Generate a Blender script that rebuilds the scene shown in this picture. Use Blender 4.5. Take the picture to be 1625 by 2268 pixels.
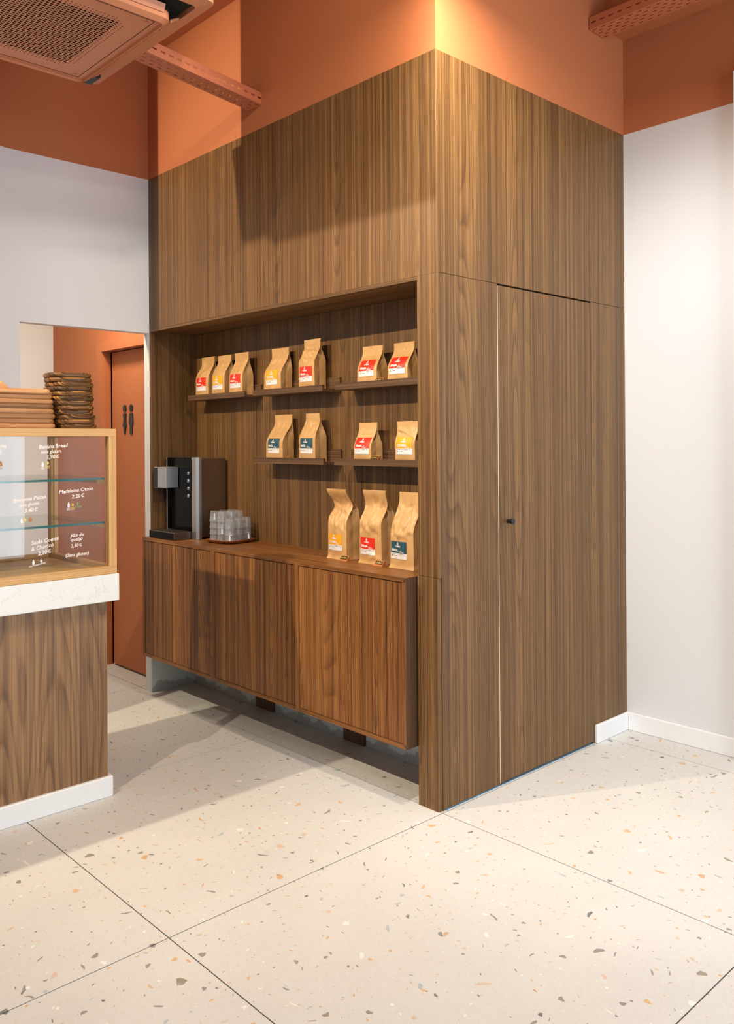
import bpy, bmesh, math, random
from mathutils import Vector, Matrix, noise
random.seed(7)
SC = bpy.context.scene
for o in list(bpy.data.objects): bpy.data.objects.remove(o)
COL = SC.collection
R = math.radians

# ------------------------------------------------------------------ camera
def make_camera():
    f, cy, yaw, pitch, roll = 1887.495, 977.57, -0.8163, -0.0001, -0.0065
    F = Vector((math.sin(yaw)*math.cos(pitch), math.cos(yaw)*math.cos(pitch), math.sin(pitch)))
    R0 = Vector((math.cos(yaw), -math.sin(yaw), 0)); U0 = R0.cross(F)
    Rt = math.cos(roll)*R0 + math.sin(roll)*U0
    U = -math.sin(roll)*R0 + math.cos(roll)*U0
    cd = bpy.data.cameras.new('camera'); co = bpy.data.objects.new('camera', cd); COL.objects.link(co)
    cd.sensor_fit = 'HORIZONTAL'; cd.sensor_width = 36.0; cd.lens = f/1625*36
    cd.shift_y = -(1134-cy)/1625
    cd.clip_start = 0.05
    M = Matrix((Rt, U, -F)).transposed().to_4x4(); M.translation = (2.1716, -2.4097, 1.4116)
    co.matrix_world = M
    SC.camera = co
make_camera()

# ------------------------------------------------------------------ world, lights, exposure
SC.view_settings.view_transform = 'Standard'; SC.view_settings.look = 'None'
SC.view_settings.gamma = 1.0; SC.view_settings.use_curve_mapping = False
SC.view_settings.exposure = 0.12
SC.cycles.use_denoising = True
SC.cycles.max_bounces = 10; SC.cycles.diffuse_bounces = 4; SC.cycles.glossy_bounces = 4
SC.cycles.transmission_bounces = 10; SC.cycles.transparent_max_bounces = 16
SC.cycles.sample_clamp_indirect = 4.0
SC.cycles.caustics_refractive = False; SC.cycles.caustics_reflective = False
W = bpy.data.worlds.new('world'); SC.world = W; W.use_nodes = True
bg = W.node_tree.nodes['Background']; bg.inputs[0].default_value = (0.80, 0.90, 1.0, 1); bg.inputs[1].default_value = 0.3

def area(name, loc, target, sx, sy, power, col, spread=180):
    l = bpy.data.lights.new(name, 'AREA'); l.shape = 'RECTANGLE'; l.size = sx; l.size_y = sy
    l.energy = power; l.color = col; l.spread = R(spread)
    o = bpy.data.objects.new(name, l); COL.objects.link(o); o.location = loc
    o.rotation_euler = (Vector(target)-Vector(loc)).to_track_quat('-Z', 'Y').to_euler()
    return o
def spot(name, loc, target, power, col, angle, blend=0.5, radius=0.03):
    l = bpy.data.lights.new(name, 'SPOT'); l.energy = power; l.color = col
    l.spot_size = R(angle); l.spot_blend = blend; l.shadow_soft_size = radius
    o = bpy.data.objects.new(name, l); COL.objects.link(o); o.location = loc
    o.rotation_euler = (Vector(target)-Vector(loc)).to_track_quat('-Z', 'Y').to_euler()
    return o
DAY = (0.80, 0.91, 1.0); WARM = (1.0, 0.87, 0.69); KEY = (1.0, 0.83, 0.60); WARM2 = (1.0, 0.84, 0.62); NEUT = (0.98, 0.98, 0.97)
# daylight through the shop window on the +X side and the glazed front behind the camera
area('window_daylight', (4.5, -0.15, 1.6), (0, -0.15, 1.5), 2.3, 2.7, 125, DAY)
area('front_daylight', (1.2, -4.9, 1.6), (0.6, 0, 1.0), 5.0, 2.6, 16, DAY)
# ceiling spotlights aimed at the shelves (on a track near the ceiling)
spot('track_spot_0', (-1.45, -2.90, 3.46), (-1.0, 0.0, 1.35), 330, KEY, 96, 0.6, 0.02)
spot('track_spot_1', (0.10, -2.90, 3.46), (-0.85, 0.0, 0.75), 190, KEY, 58, 0.7, 0.02)
# lamp close to the closet corner, throwing light downwards
area('corner_lamp', (0.33, -0.15, 3.25), (0.33, -0.15, 0), 0.14, 0.14, 26, (1.0, 0.86, 0.64), 166)
spot('upper_panel_fill', (1.2, -1.6, 3.45), (-0.60, 0.0, 2.70), 105, WARM, 58, 0.8, 0.05)  # added fill, lifts the air conditioner's shadow on the upper panels
spot('left_wall_fill', (0.2, -0.5, 3.45), (-2.19, -0.42, 1.75), 48, NEUT, 46, 0.9, 0.06)  # added fill to lighten the left wall, no such fitting
# steep spotlight over the aisle; two added fills for floor and right wall
spot('aisle_spot_0', (-0.6, -0.85, 3.5), (-0.6, -0.83, 0), 45, NEUT, 100, 0.8, 0.04)
spot('floor_fill', (0.9, -2.1, 3.5), (0.9, -2.08, 0), 62, NEUT, 100, 0.9, 0.05)  # added fill to brighten the foreground floor
spot('right_wall_fill', (0.55, -0.9, 3.5), (0.48, 1.36, 0.60), 190, NEUT, 74, 0.8, 0.05)  # unseen wash added to brighten the right wall

# ------------------------------------------------------------------ materials
def srgb(r, g, b):
    f = lambda c: (c/255/12.92) if c/255 <= 0.04045 else ((c/255+0.055)/1.055)**2.4
    return (f(r), f(g), f(b), 1)
class NT:
    def __init__(s, name):
        s.m = bpy.data.materials.new(name); s.m.use_nodes = True; s.t = s.m.node_tree
        s.b = s.t.nodes['Principled BSDF']
    def n(s, t, **kw):
        nd = s.t.nodes.new(t)
        for k, v in kw.items(): setattr(nd, k, v)
        return nd
    def l(s, a, b): s.t.links.new(a, b)
    def val(s, sock, v):
        if hasattr(v, 'is_linked') or isinstance(v, bpy.types.NodeSocket): s.l(v, sock)
        else: sock.default_value = v
    def math(s, op, a, b=0.0, c=0.0, clamp=False):
        nd = s.n('ShaderNodeMath', operation=op, use_clamp=clamp)
        s.val(nd.inputs[0], a); s.val(nd.inputs[1], b)
        if op in ('MULTIPLY_ADD', 'SMOOTH_MIN', 'SMOOTH_MAX'): s.val(nd.inputs[2], c)
        return nd.outputs[0]
    def comb(s, x, y, z):
        nd = s.n('ShaderNodeCombineXYZ')
        for i, v in enumerate((x, y, z)): s.val(nd.inputs[i], v)
        return nd.outputs[0]
    def noise(s, vec, scale=1.0, detail=2.0, rough=0.5, dist=0.0, out=0):
        nd = s.n('ShaderNodeTexNoise'); s.l(vec, nd.inputs['Vector'])
        nd.inputs['Scale'].default_value = scale; nd.inputs['Detail'].default_value = detail
        nd.inputs['Roughness'].default_value = rough; nd.inputs['Distortion'].default_value = dist
        return nd.outputs[out]
    def ramp(s, fac, stops):
        nd = s.n('ShaderNodeValToRGB'); e = nd.color_ramp.elements
        while len(e) < len(stops): e.new(0.5)
        for i, (p, c) in enumerate(stops): e[i].position = p; e[i].color = c
        s.l(fac, nd.inputs[0]); return nd.outputs[0]
    def mix(s, fac, a, b, mode='MIX'):
        nd = s.n('ShaderNodeMix', data_type='RGBA', blend_type=mode)
        s.val(nd.inputs[0], fac); s.val(nd.inputs[6], a); s.val(nd.inputs[7], b)
        return nd.outputs[2]
    def bump(s, h, strength=0.2, dist=0.002):
        nd = s.n('ShaderNodeBump'); nd.inputs['Strength'].default_value = strength; nd.inputs['Distance'].default_value = dist
        s.l(h, nd.inputs['Height']); s.l(nd.outputs[0], s.b.inputs['Normal'])
def plain(name, col, rough=0.5, metal=0.0, bump=0.0, bscale=400, var=0.0, spec=0.5):
    m = NT(name); m.b.inputs['Roughness'].default_value = rough; m.b.inputs['Metallic'].default_value = metal
    m.b.inputs['Specular IOR Level'].default_value = spec
    geo = m.n('ShaderNodeNewGeometry')
    nz = m.noise(geo.outputs['Position'], 3.0, 3)
    dk = tuple(c*(1-max(var, .02)) for c in col[:3])+(1,)
    m.l(m.mix(nz, dk, col), m.b.inputs['Base Color'])
    if bump:
        m.bump(m.noise(geo.outputs['Position'], bscale, 2), bump, 0.001)
    return m.m

def wood(name, along, dark, mid, light, plank=None, seed=0.0, rough=0.42, ring=22.0, cath=0.10, obj=False, streak=1.0, contrast=1.0, spec=0.35):
    m = NT(name)
    if obj:
        src = m.n('ShaderNodeTexCoord').outputs['Object']
        oi = m.n('ShaderNodeObjectInfo').outputs['Random']
        seedv = m.math('MULTIPLY', oi, 40.0)
    else:
        src = m.n('ShaderNodeNewGeometry').outputs['Position']; seedv = seed
    sp = m.n('ShaderNodeSeparateXYZ'); m.l(src, sp.inputs[0]); x, y, z = sp.outputs
    if along == 'z': ac = m.math('ADD', x, y); al = z
    elif along == 'x': ac = m.math('ADD', y, z); al = x
    else: ac = m.math('ADD', x, z); al = y
    if plank:
        idx = m.math('FLOOR', m.math('DIVIDE', ac, plank))
        wn = m.n('ShaderNodeTexWhiteNoise', noise_dimensions='1D'); m.l(m.math('ADD', idx, seed), wn.inputs['W'])
        pr_ = wn.outputs['Value']; seedv = m.math('MULTIPLY_ADD', pr_, 31.0, seed)
    wob = m.math('MULTIPLY', m.math('SUBTRACT', m.noise(m.comb(m.math('MULTIPLY', ac, 2.0), m.math('MULTIPLY', al, 1.3), seedv), 1.0, 2), 0.5), 0.012)
    ac = m.math('ADD', ac, wob)
    big = m.noise(m.comb(m.math('MULTIPLY', ac, 7.0), m.math('MULTIPLY', al, 0.55), seedv), 1.0, 0.0, 0.4, 0.0)
    saw = m.math('FRACT', m.math('MULTIPLY', big, ring))
    gate = m.n('ShaderNodeMapRange'); m.l(m.noise(m.comb(m.math('MULTIPLY', ac, 5.0), m.math('MULTIPLY', al, 0.3), m.math('ADD', seedv, 11.0)), 1.0, 1), gate.inputs[0])
    gate.inputs[1].default_value = 0.52; gate.inputs[2].default_value = 0.66; gate.inputs[3].default_value = cath; gate.inputs[4].default_value = 1.0
    rings = m.math('MULTIPLY', m.math('SUBTRACT', 0.3, m.math('SMOOTH_MIN', m.math('POWER', saw, 2.5), m.math('MULTIPLY', m.math('SUBTRACT', 1.0, saw), 5.0), 0.2)), gate.outputs[0])
    bands = m.noise(m.comb(m.math('MULTIPLY', ac, 34.0), m.math('MULTIPLY', al, 0.16), m.math('ADD', seedv, 3.3)), 1.0, 3, 0.6)
    band2 = m.noise(m.comb(m.math('MULTIPLY', ac, 150.0), m.math('MULTIPLY', al, 0.5), m.math('ADD', seedv, 7.7)), 1.0, 3, 0.65)
    fiber = m.noise(m.comb(m.math('MULTIPLY', ac, 520.0), m.math('MULTIPLY', al, 7.0), seedv), 1.0, 2, 0.6)
    v = m.math('MULTIPLY_ADD', bands, 0.60*contrast, 0.5-0.30*contrast)
    v = m.math('ADD', v, m.math('MULTIPLY', rings, 0.30*streak))
    v = m.math('ADD', v, m.math('MULTIPLY', m.math('SUBTRACT', band2, 0.5), 1.15*contrast))
    v = m.math('ADD', v, m.math('MULTIPLY', m.math('SUBTRACT', fiber, 0.5), 0.60*contrast))
    if plank: v = m.math('ADD', v, m.math('MULTIPLY', m.math('SUBTRACT', pr_, 0.5), 0.18))
    col = m.ramp(v, [(0.15, dark), (0.5, mid), (0.85, light)])
    if obj:
        hs = m.n('ShaderNodeHueSaturation'); m.l(col, hs.inputs['Color'])
        m.l(m.math('MULTIPLY_ADD', oi, 0.75, 0.55), hs.inputs['Value']); col = hs.outputs[0]
    m.l(col, m.b.inputs['Base Color'])
    m.b.inputs['Roughness'].default_value = rough; m.b.inputs['Specular IOR Level'].default_value = spec
    m.bump(m.math('ADD', fiber, band2), 0.12, 0.0008)
    return m.m

def terrazzo():
    m = NT('terrazzo_tile')
    pos = m.n('ShaderNodeNewGeometry').outputs['Position']
    sp = m.n('ShaderNodeSeparateXYZ'); m.l(pos, sp.inputs[0])
    cloud = m.noise(pos, 1.6, 5, 0.6)
    fine = m.noise(pos, 55.0, 4, 0.7)
    base = m.ramp(m.math('MULTIPLY_ADD', fine, 0.35, m.math('MULTIPLY', cloud, 0.65)),
                  [(0.3, srgb(200, 200, 197)), (0.7, srgb(214, 214, 211))])
    # tiny dark flecks
    fl = m.n('ShaderNodeTexVoronoi'); fl.voronoi_dimensions = '2D'; m.l(pos, fl.inputs['Vector']); fl.inputs['Scale'].default_value = 90
    flm = m.math('LESS_THAN', fl.outputs['Distance'], 0.085)
    col = m.mix(m.math('MULTIPLY', flm, 0.30), base, srgb(140, 125, 105))
    warp = m.noise(pos, 34.0, 2, 0.6, out=1)
    wv = m.n('ShaderNodeVectorMath', operation='MULTIPLY_ADD')
    m.l(warp, wv.inputs[0]); wv.inputs[1].default_value = (0.010, 0.010, 0); m.l(pos, wv.inputs[2])
    for k, (scale, dens, rmin, rmax, off) in enumerate(((8.0, 0.62, 0.04, 0.125, 0.0), (13.0, 0.62, 0.045, 0.13, 3.7), (26.0, 0.6, 0.04, 0.14, 8.1))):
        ad = m.n('ShaderNodeVectorMath', operation='ADD'); m.l(wv.outputs[0], ad.inputs[0]); ad.inputs[1].default_value = (off, off*1.7, 0)
        scv = m.n('ShaderNodeVectorMath', operation='SCALE'); m.l(ad.outputs[0], scv.inputs[0]); scv.inputs['Scale'].default_value = scale
        vo = m.n('ShaderNodeTexVoronoi'); vo.voronoi_dimensions = '2D'; m.l(scv.outputs[0], vo.inputs['Vector']); vo.inputs['Scale'].default_value = 1.0
        vo.inputs['Randomness'].default_value = 0.75
        d = m.n('ShaderNodeVectorMath', operation='SUBTRACT'); m.l(scv.outputs[0], d.inputs[0]); m.l(vo.outputs['Position'], d.inputs[1])
        ds = m.n('ShaderNodeSeparateXYZ'); m.l(d.outputs[0], ds.inputs[0])
        rc = m.n('ShaderNodeSeparateColor'); m.l(vo.outputs['Color'], rc.inputs[0]); r1, r2, r3 = rc.outputs
        ang = m.math('MULTIPLY', r1, 6.2832)
        ca = m.math('COSINE', ang); sa = m.math('SINE', ang)
        u = m.math('ADD', m.math('MULTIPLY', ds.outputs[0], ca), m.math('MULTIPLY', ds.outputs[1], sa))
        v = m.math('SUBTRACT', m.math('MULTIPLY', ds.outputs[1], ca), m.math('MULTIPLY', ds.outputs[0], sa))
        asp = m.math('MULTIPLY_ADD', m.math('POWER', r2, 1.5), 2.6, 1.0)
        vv = m.math('MULTIPLY', v, asp)
        uu = m.math('DIVIDE', u, m.math('MULTIPLY_ADD', asp, 0.25, 0.75))
        dd = m.math('MAXIMUM', m.math('MAXIMUM', m.math('ABSOLUTE', uu), m.math('ABSOLUTE', vv)),
                    m.math('MULTIPLY', m.math('ADD', uu, vv), 0.85))
        dd = m.math('MAXIMUM', dd, m.math('MULTIPLY', m.math('SUBTRACT', vv, m.math('MULTIPLY', uu, 1.4)), 0.8))
        w2 = m.n('ShaderNodeTexWhiteNoise', noise_dimensions='3D'); m.l(vo.outputs['Color'], w2.inputs['Vector'])
        wc = m.n('ShaderNodeSeparateColor'); m.l(w2.outputs['Color'], wc.inputs[0])
        rad = m.math('MULTIPLY_ADD', m.math('POWER', wc.outputs[0], 1.8), rmax-rmin, rmin)
        inside = m.math('LESS_THAN', dd, rad)
        keep = m.math('LESS_THAN', r3, dens)
        mask = m.math('MULTIPLY', inside, keep)
        nd = m.n('ShaderNodeValToRGB'); nd.color_ramp.interpolation = 'CONSTANT'
        stops = [(0.0, srgb(110, 108, 102)), (0.2, srgb(124, 114, 90)), (0.34, srgb(206, 164, 108)), (0.48, srgb(200, 146, 82)), (0.55, srgb(206, 178, 154)),
                 (0.68, srgb(160, 176, 184)), (0.78, srgb(238, 236, 230)), (0.95, srgb(70, 72, 74))]
        e = nd.color_ramp.elements
        while len(e) < len(stops): e.new(0.5)
        for i, (p, c) in enumerate(stops): e[i].position = p; e[i].color = c
        m.l(wc.outputs[1], nd.inputs[0])
        cc = m.mix(m.math('MULTIPLY', fine, 0.5), nd.outputs[0], base)
        col = m.mix(mask, col, cc)
    m.l(col, m.b.inputs['Base Color'])
    m.b.inputs['Roughness'].default_value = 0.55; m.b.inputs['Specular IOR Level'].default_value = 0.3
    m.bump(fine, 0.05, 0.001)
    return m.m

def clear_glass(name, tint=(1, 1, 1, 1), ior=1.5):
    m = NT(name); t = m.t; t.nodes.remove(m.b)
    out = t.nodes['Material Output']
    tr = m.n('ShaderNodeBsdfTransparent'); tr.inputs[0].default_value = tint
    gl = m.n('ShaderNodeBsdfGlossy'); gl.inputs['Roughness'].default_value = 0.01
    fr = m.n('ShaderNodeFresnel'); fr.inputs[0].default_value = ior
    mx = m.n('ShaderNodeMixShader'); bf = m.n('ShaderNodeNewGeometry').outputs['Backfacing']; m.l(m.math('MULTIPLY', fr.outputs[0], m.math('SUBTRACT', 1.0, bf)), mx.inputs[0]); m.l(tr.outputs[0], mx.inputs[1]); m.l(gl.outputs[0], mx.inputs[2])
    m.l(mx.outputs[0], out.inputs[0]); return m.m
def glass(name, col=(1, 1, 1, 1), rough=0.0, ior=1.48):
    m = NT(name); m.b.inputs['Base Color'].default_value = col; m.b.inputs['Transmission Weight'].default_value = 1
    m.b.inputs['Roughness'].default_value = rough; m.b.inputs['IOR'].default_value = ior
    nz = m.noise(m.n('ShaderNodeNewGeometry').outputs['Position'], 60, 1); m.bump(nz, 0.05, 0.001)
    return m.m

WD, WM, WL = srgb(58, 40, 23), srgb(106, 76, 45), srgb(148, 110, 68)
M = {}
M['wood_v'] = wood('walnut_laminate_vertical', 'z', WD, WM, WL)
M['wood_h'] = wood('walnut_laminate_horizontal', 'x', WD, WM, WL, seed=4.0)
M['wood_y'] = wood('walnut_laminate_depth', 'y', WD, WM, WL, seed=9.0)
M['wood_counter'] = wood('walnut_counter_front', 'z', srgb(84, 60, 40), srgb(126, 94, 64), srgb(162, 124, 86), seed=21.0, ring=17, streak=1.4, cath=0.9)
CD, CM, CL = srgb(66, 38, 16), srgb(124, 79, 40), srgb(172, 119, 64)
M['cab_v'] = wood('cabinet_walnut_vertical', 'z', CD, CM, CL, plank=0.083, seed=2.0, streak=1.2, contrast=1.1, cath=0.6)
M['cab_h'] = wood('cabinet_walnut_horizontal', 'x', CD, CM, CL, seed=12.0)
M['cab_side'] = wood('cabinet_walnut_side', 'z', srgb(52, 36, 26), srgb(88, 62, 44), srgb(116, 86, 64), seed=15.0)
M['ledge'] = wood('ledge_wood', 'x', srgb(62, 42, 28), srgb(94, 68, 47), srgb(124, 94, 68), seed=30.0, streak=0.4)
M['oak'] = wood('oak_frame_lengthwise', 'y', srgb(176, 128, 74), srgb(206, 160, 100), srgb(226, 186, 130), seed=33.0, streak=0.3)
M['oak_v'] = wood('oak_frame_upright', 'z', srgb(176, 128, 74), srgb(206, 160, 100), srgb(226, 186, 130), seed=36.0, streak=0.3)
M['board'] = wood('serving_board_wood', 'y', srgb(116, 74, 42), srgb(176, 124, 78), srgb(214, 168, 118), obj=True, streak=0.6)
M['board_dark'] = wood('dark_board_wood', 'y', srgb(34, 24, 16), srgb(96, 64, 34), srgb(206, 146, 74), obj=True, streak=0.25, contrast=1.5)
M['tray_wood'] = wood('acacia_tray_wood', 'x', srgb(120, 62, 26), srgb(178, 104, 50), srgb(206, 136, 76), obj=True, streak=0.5)
M['tagwood'] = wood('tag_wood', 'x', srgb(130, 74, 34), srgb(184, 114, 58), srgb(206, 140, 84), seed=40.0)
M['terrazzo'] = terrazzo()
M['grout'] = plain('grout', srgb(64, 56, 46), 0.9)
M['white'] = plain('white_paint', srgb(222, 224, 227), 0.75, bump=0.05, var=0.03)
M['white_gloss'] = plain('white_skirting_paint', srgb(236, 238, 240), 0.35)
M['orange'] = plain('terracotta_paint', srgb(182, 109, 67), 0.7, bump=0.06, var=0.04)
M['orange_metal'] = plain('terracotta_painted_metal', srgb(188, 110, 76), 0.5, var=0.05)
M['ac'] = plain('terracotta_ac_plastic', srgb(196, 128, 92), 0.45)
M['black'] = plain('matt_black', srgb(22, 22, 24), 0.45)
M['dark'] = plain('dark_void', srgb(14, 13, 13), 0.8)
M['blackgloss'] = plain('black_glass', srgb(6, 6, 8), 0.12, spec=0.12)
def stone():
    m = NT('white_quartz'); pos = m.n('ShaderNodeNewGeometry').outputs['Position']
    a = m.noise(pos, 14.0, 5, 0.65, 1.2); b = m.noise(pos, 5.0, 3, 0.5)
    v = m.math('ABSOLUTE', m.math('SUBTRACT', a, 0.5))
    vein = m.math('LESS_THAN', v, 0.008); gate = m.math('GREATER_THAN', b, 0.53)
    c = m.mix(m.math('MULTIPLY', m.math('MULTIPLY', vein, gate), 0.35), srgb(232, 234, 232), srgb(170, 168, 162))
    m.l(c, m.b.inputs['Base Color']); m.b.inputs['Roughness'].default_value = 0.25; return m.m
M['stone'] = stone()
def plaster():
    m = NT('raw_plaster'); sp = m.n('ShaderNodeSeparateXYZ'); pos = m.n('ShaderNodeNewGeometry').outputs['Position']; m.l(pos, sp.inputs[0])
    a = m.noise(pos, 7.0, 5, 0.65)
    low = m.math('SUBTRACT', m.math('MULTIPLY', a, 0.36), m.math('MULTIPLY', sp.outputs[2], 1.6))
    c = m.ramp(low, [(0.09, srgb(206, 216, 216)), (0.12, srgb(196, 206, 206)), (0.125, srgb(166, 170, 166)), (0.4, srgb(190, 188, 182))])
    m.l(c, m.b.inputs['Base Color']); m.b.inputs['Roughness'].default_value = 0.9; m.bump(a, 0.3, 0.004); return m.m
M['plaster'] = plaster()
def steel(name, axis, col, rough):
    m = NT(name); sp = m.n('ShaderNodeSeparateXYZ'); m.l(m.n('ShaderNodeNewGeometry').outputs['Position'], sp.inputs[0])
    k = {'z': (900, 900, 6), 'x': (6, 900, 900)}[axis]
    nz = m.noise(m.comb(*[m.math('MULTIPLY', sp.outputs[i], k[i]) for i in range(3)]), 1, 2)
    m.l(m.mix(nz, tuple(c*.8 for c in col[:3])+(1,), col), m.b.inputs['Base Color'])
    m.b.inputs['Metallic'].default_value = 1; m.b.inputs['Roughness'].default_value = rough; m.bump(nz, 0.08, 0.0005); return m.m
M['steel'] = steel('brushed_steel', 'z', srgb(158, 144, 130), 0.30)
M['alu'] = steel('satin_aluminium', 'z', srgb(206, 212, 220), 0.38)
M['steel_dark'] = steel('drip_tray_steel', 'x', srgb(120, 108, 98), 0.4)
def kraft():
    m = NT('kraft_paper'); pos = m.n('ShaderNodeNewGeometry').outputs['Position']
    a = m.noise(pos, 160.0, 4, 0.7); b = m.noise(pos, 12.0, 3)
    v = m.math('MULTIPLY_ADD', a, 0.6, m.math('MULTIPLY', b, 0.4))
    m.l(m.ramp(v, [(0.3, srgb(196, 150, 94)), (0.7, srgb(220, 177, 119))]), m.b.inputs['Base Color'])
    m.b.inputs['Roughness'].default_value = 0.42; m.b.inputs['Specular IOR Level'].default_value = 0.45
    m.bump(b, 0.25, 0.004); return m.m
M['kraft'] = kraft()
M['red'] = plain('label_red', srgb(226, 44, 18), 0.5)
M['yellow'] = plain('label_yellow', srgb(244, 172, 30), 0.5)
M['blue'] = plain('label_petrol_blue', srgb(38, 82, 98), 0.5)
M['paper'] = plain('label_white', srgb(240, 238, 238), 0.5)
M['ink'] = plain('label_ink', srgb(70, 72, 84), 0.6)
M['print'] = plain('white_print', srgb(250, 244, 238), 0.5)
M['gold'] = plain('egg_yellow_print', srgb(236, 206, 90), 0.5)
M['green'] = plain('leaf_green_print', srgb(110, 170, 100), 0.5)
M['pane'] = clear_glass('clear_pane')
M['shelfglass'] = clear_glass('shelf_glass', (0.90, 0.97, 0.94, 1))
M['glassedge'] = plain('green_glass_edge', srgb(10, 92, 90), 0.1)
def tumbler_mat():
    m = NT('tumbler_glass'); t = m.t; t.nodes.remove(m.b); out = t.nodes['Material Output']
    tr = m.n('ShaderNodeBsdfTransparent'); tr.inputs[0].default_value = (0.96, 0.97, 0.98, 1)
    gl = m.n('ShaderNodeBsdfGlossy'); gl.inputs['Roughness'].default_value = 0.04
    df = m.n('ShaderNodeBsdfTranslucent'); df.inputs[0].default_value = (0.9, 0.92, 0.95, 1)
    d2 = m.n('ShaderNodeBsdfDiffuse'); d2.inputs[0].default_value = (0.9, 0.92, 0.95, 1)
    fr = m.n('ShaderNodeFresnel'); fr.inputs[0].default_value = 1.9
    bf = m.n('ShaderNodeNewGeometry').outputs['Backfacing']
    f = m.math('MULTIPLY', fr.outputs[0], m.math('SUBTRACT', 1.0, bf))
    nz = m.noise(m.n('ShaderNodeNewGeometry').outputs['Position'], 90, 2)
    a = m.n('ShaderNodeMixShader'); a.inputs[0].default_value = 0.5; m.l(df.outputs[0], a.inputs[1]); m.l(d2.outputs[0], a.inputs[2])
    b = m.n('ShaderNodeMixShader'); m.l(m.math('MULTIPLY', nz, 0.34), b.inputs[0]); m.l(tr.outputs[0], b.inputs[1]); m.l(a.outputs[0], b.inputs[2])
    c = m.n('ShaderNodeMixShader'); m.l(f, c.inputs[0]); m.l(b.outputs[0], c.inputs[1]); m.l(gl.outputs[0], c.inputs[2])
    m.l(c.outputs[0], out.inputs[0]); return m.m
M['tumbler'] = tumbler_mat()
M['film'] = plain('blue_film', srgb(56, 112, 146), 0.4)
M['edgeband'] = plain('pale_edge_band', srgb(232, 214, 178), 0.5)
M['dark_hole'] = plain('hole_black', srgb(20, 20, 20), 0.5)

# ------------------------------------------------------------------ helpers
class MB:
    def __init__(s): s.bm = bmesh.new(); s.mats = []
    def mi(s, mat):
        if mat not in s.mats: s.mats.append(mat)
        return s.mats.index(mat)
    def box(s, a, b, mat=None, bevel=0.0, M_=None, seg=1):
        xs, ys, zs = zip(a, b); x0, x1 = min(xs), max(xs); y0, y1 = min(ys), max(ys); z0, z1 = min(zs), max(zs)
        vs = [s.bm.verts.new(v) for v in ((x0,y0,z0),(x1,y0,z0),(x1,y1,z0),(x0,y1,z0),(x0,y0,z1),(x1,y0,z1),(x1,y1,z1),(x0,y1,z1))]
        fs = [s.bm.faces.new([vs[i] for i in q]) for q in ((3,2,1,0),(4,5,6,7),(0,1,5,4),(1,2,6,5),(2,3,7,6),(3,0,4,7))]
        if mat: 
            for f in fs: f.material_index = s.mi(mat)
        if bevel:
            es = list({e for f in fs for e in f.edges})
            bmesh.ops.bevel(s.bm, geom=es, offset=bevel, segments=seg, affect='EDGES', profile=0.5)
        if M_ is not None:
            vv = [v for v in s.bm.verts if v.index == -1 or v in vs]
            bmesh.ops.transform(s.bm, matrix=M_, verts=vs if not bevel else vv)
        return fs
    def prism(s, pts, z0, z1, mat=None, axis='z'):
        def P(p, z):
            return {'z': (p[0], p[1], z), 'x': (z, p[0], p[1]), 'y': (p[0], z, p[1])}[axis]
        a = [s.bm.verts.new(P(p, z0)) for p in pts]; b = [s.bm.verts.new(P(p, z1)) for p in pts]
        n = len(pts); fs = [s.bm.faces.new(a[::-1]), s.bm.faces.new(b)]
        for i in range(n): fs.append(s.bm.faces.new((a[i], a[(i+1) % n], b[(i+1) % n], b[i])))
        if mat:
            for f in fs: f.material_index = s.mi(mat)
        return fs
    def lathe(s, prof, n=24, c=(0, 0, 0), mat=None, close=False, axis='z', scale=None):
        rings = []
        for r, z in prof:
            ring = []
            for i in range(n):
                a = 2*math.pi*i/n; k = scale(i, n, z) if scale else 1.0
                p = (r*k*math.cos(a), r*k*math.sin(a), z)
                if axis == 'x': p = (p[2], p[0], p[1])
                if axis == 'y': p = (p[0], p[2], p[1])
                ring.append(s.bm.verts.new((p[0]+c[0], p[1]+c[1], p[2]+c[2])))
            rings.append(ring)
        fs = []
        for j in range(len(rings)-1):
            for i in range(n): fs.append(s.bm.faces.new((rings[j][i], rings[j][(i+1) % n], rings[j+1][(i+1) % n], rings[j+1][i])))
        if close:
            for i in range(n): fs.append(s.bm.faces.new((rings[-1][i], rings[-1][(i+1) % n], rings[0][(i+1) % n], rings[0][i])))
        else:
            fs.append(s.bm.faces.new(rings[0][::-1])); fs.append(s.bm.faces.new(rings[-1]))
        if mat:
            for f in fs: f.material_index = s.mi(mat)
        return fs
    def build(s, name, mat=None, parent=None, smooth=False, fixn=True):
        if fixn: bmesh.ops.recalc_face_normals(s.bm, faces=s.bm.faces)
        me = bpy.data.meshes.new(name); s.bm.to_mesh(me); s.bm.free()
        for mm in (s.mats or [mat]): me.materials.append(mm)
        if smooth:
            for p in me.polygons: p.use_smooth = True
        return link(name, me, parent)
def link(name, me, parent=None):
    o = bpy.data.objects.new(name, me); COL.objects.link(o)
    if parent is not None:
        o.parent = parent; o.matrix_parent_inverse = wm(parent).inverted()
    return o
def wm(o):
    m = o.matrix_basis.copy()
    if o.parent is not None: m = wm(o.parent) @ o.matrix_parent_inverse @ m
    return m
def tag(o, label, cat, group=None):
    o['label'] = label; o['category'] = cat
    if group: o['group'] = group
    return o
def thing(name, loc, label, cat, group=None):
    o = bpy.data.objects.new(name, None); COL.objects.link(o); o.location = loc; o.empty_display_size = 0.05
    return tag(o, label, cat, group)
def structure(o):
    o['kind'] = 'structure'; return o
def box(name, a, b, mat, parent=None, bevel=0.0, seg=1):
    m = MB(); m.box(a, b, bevel=bevel, seg=seg); return m.build(name, mat, parent)
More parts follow.
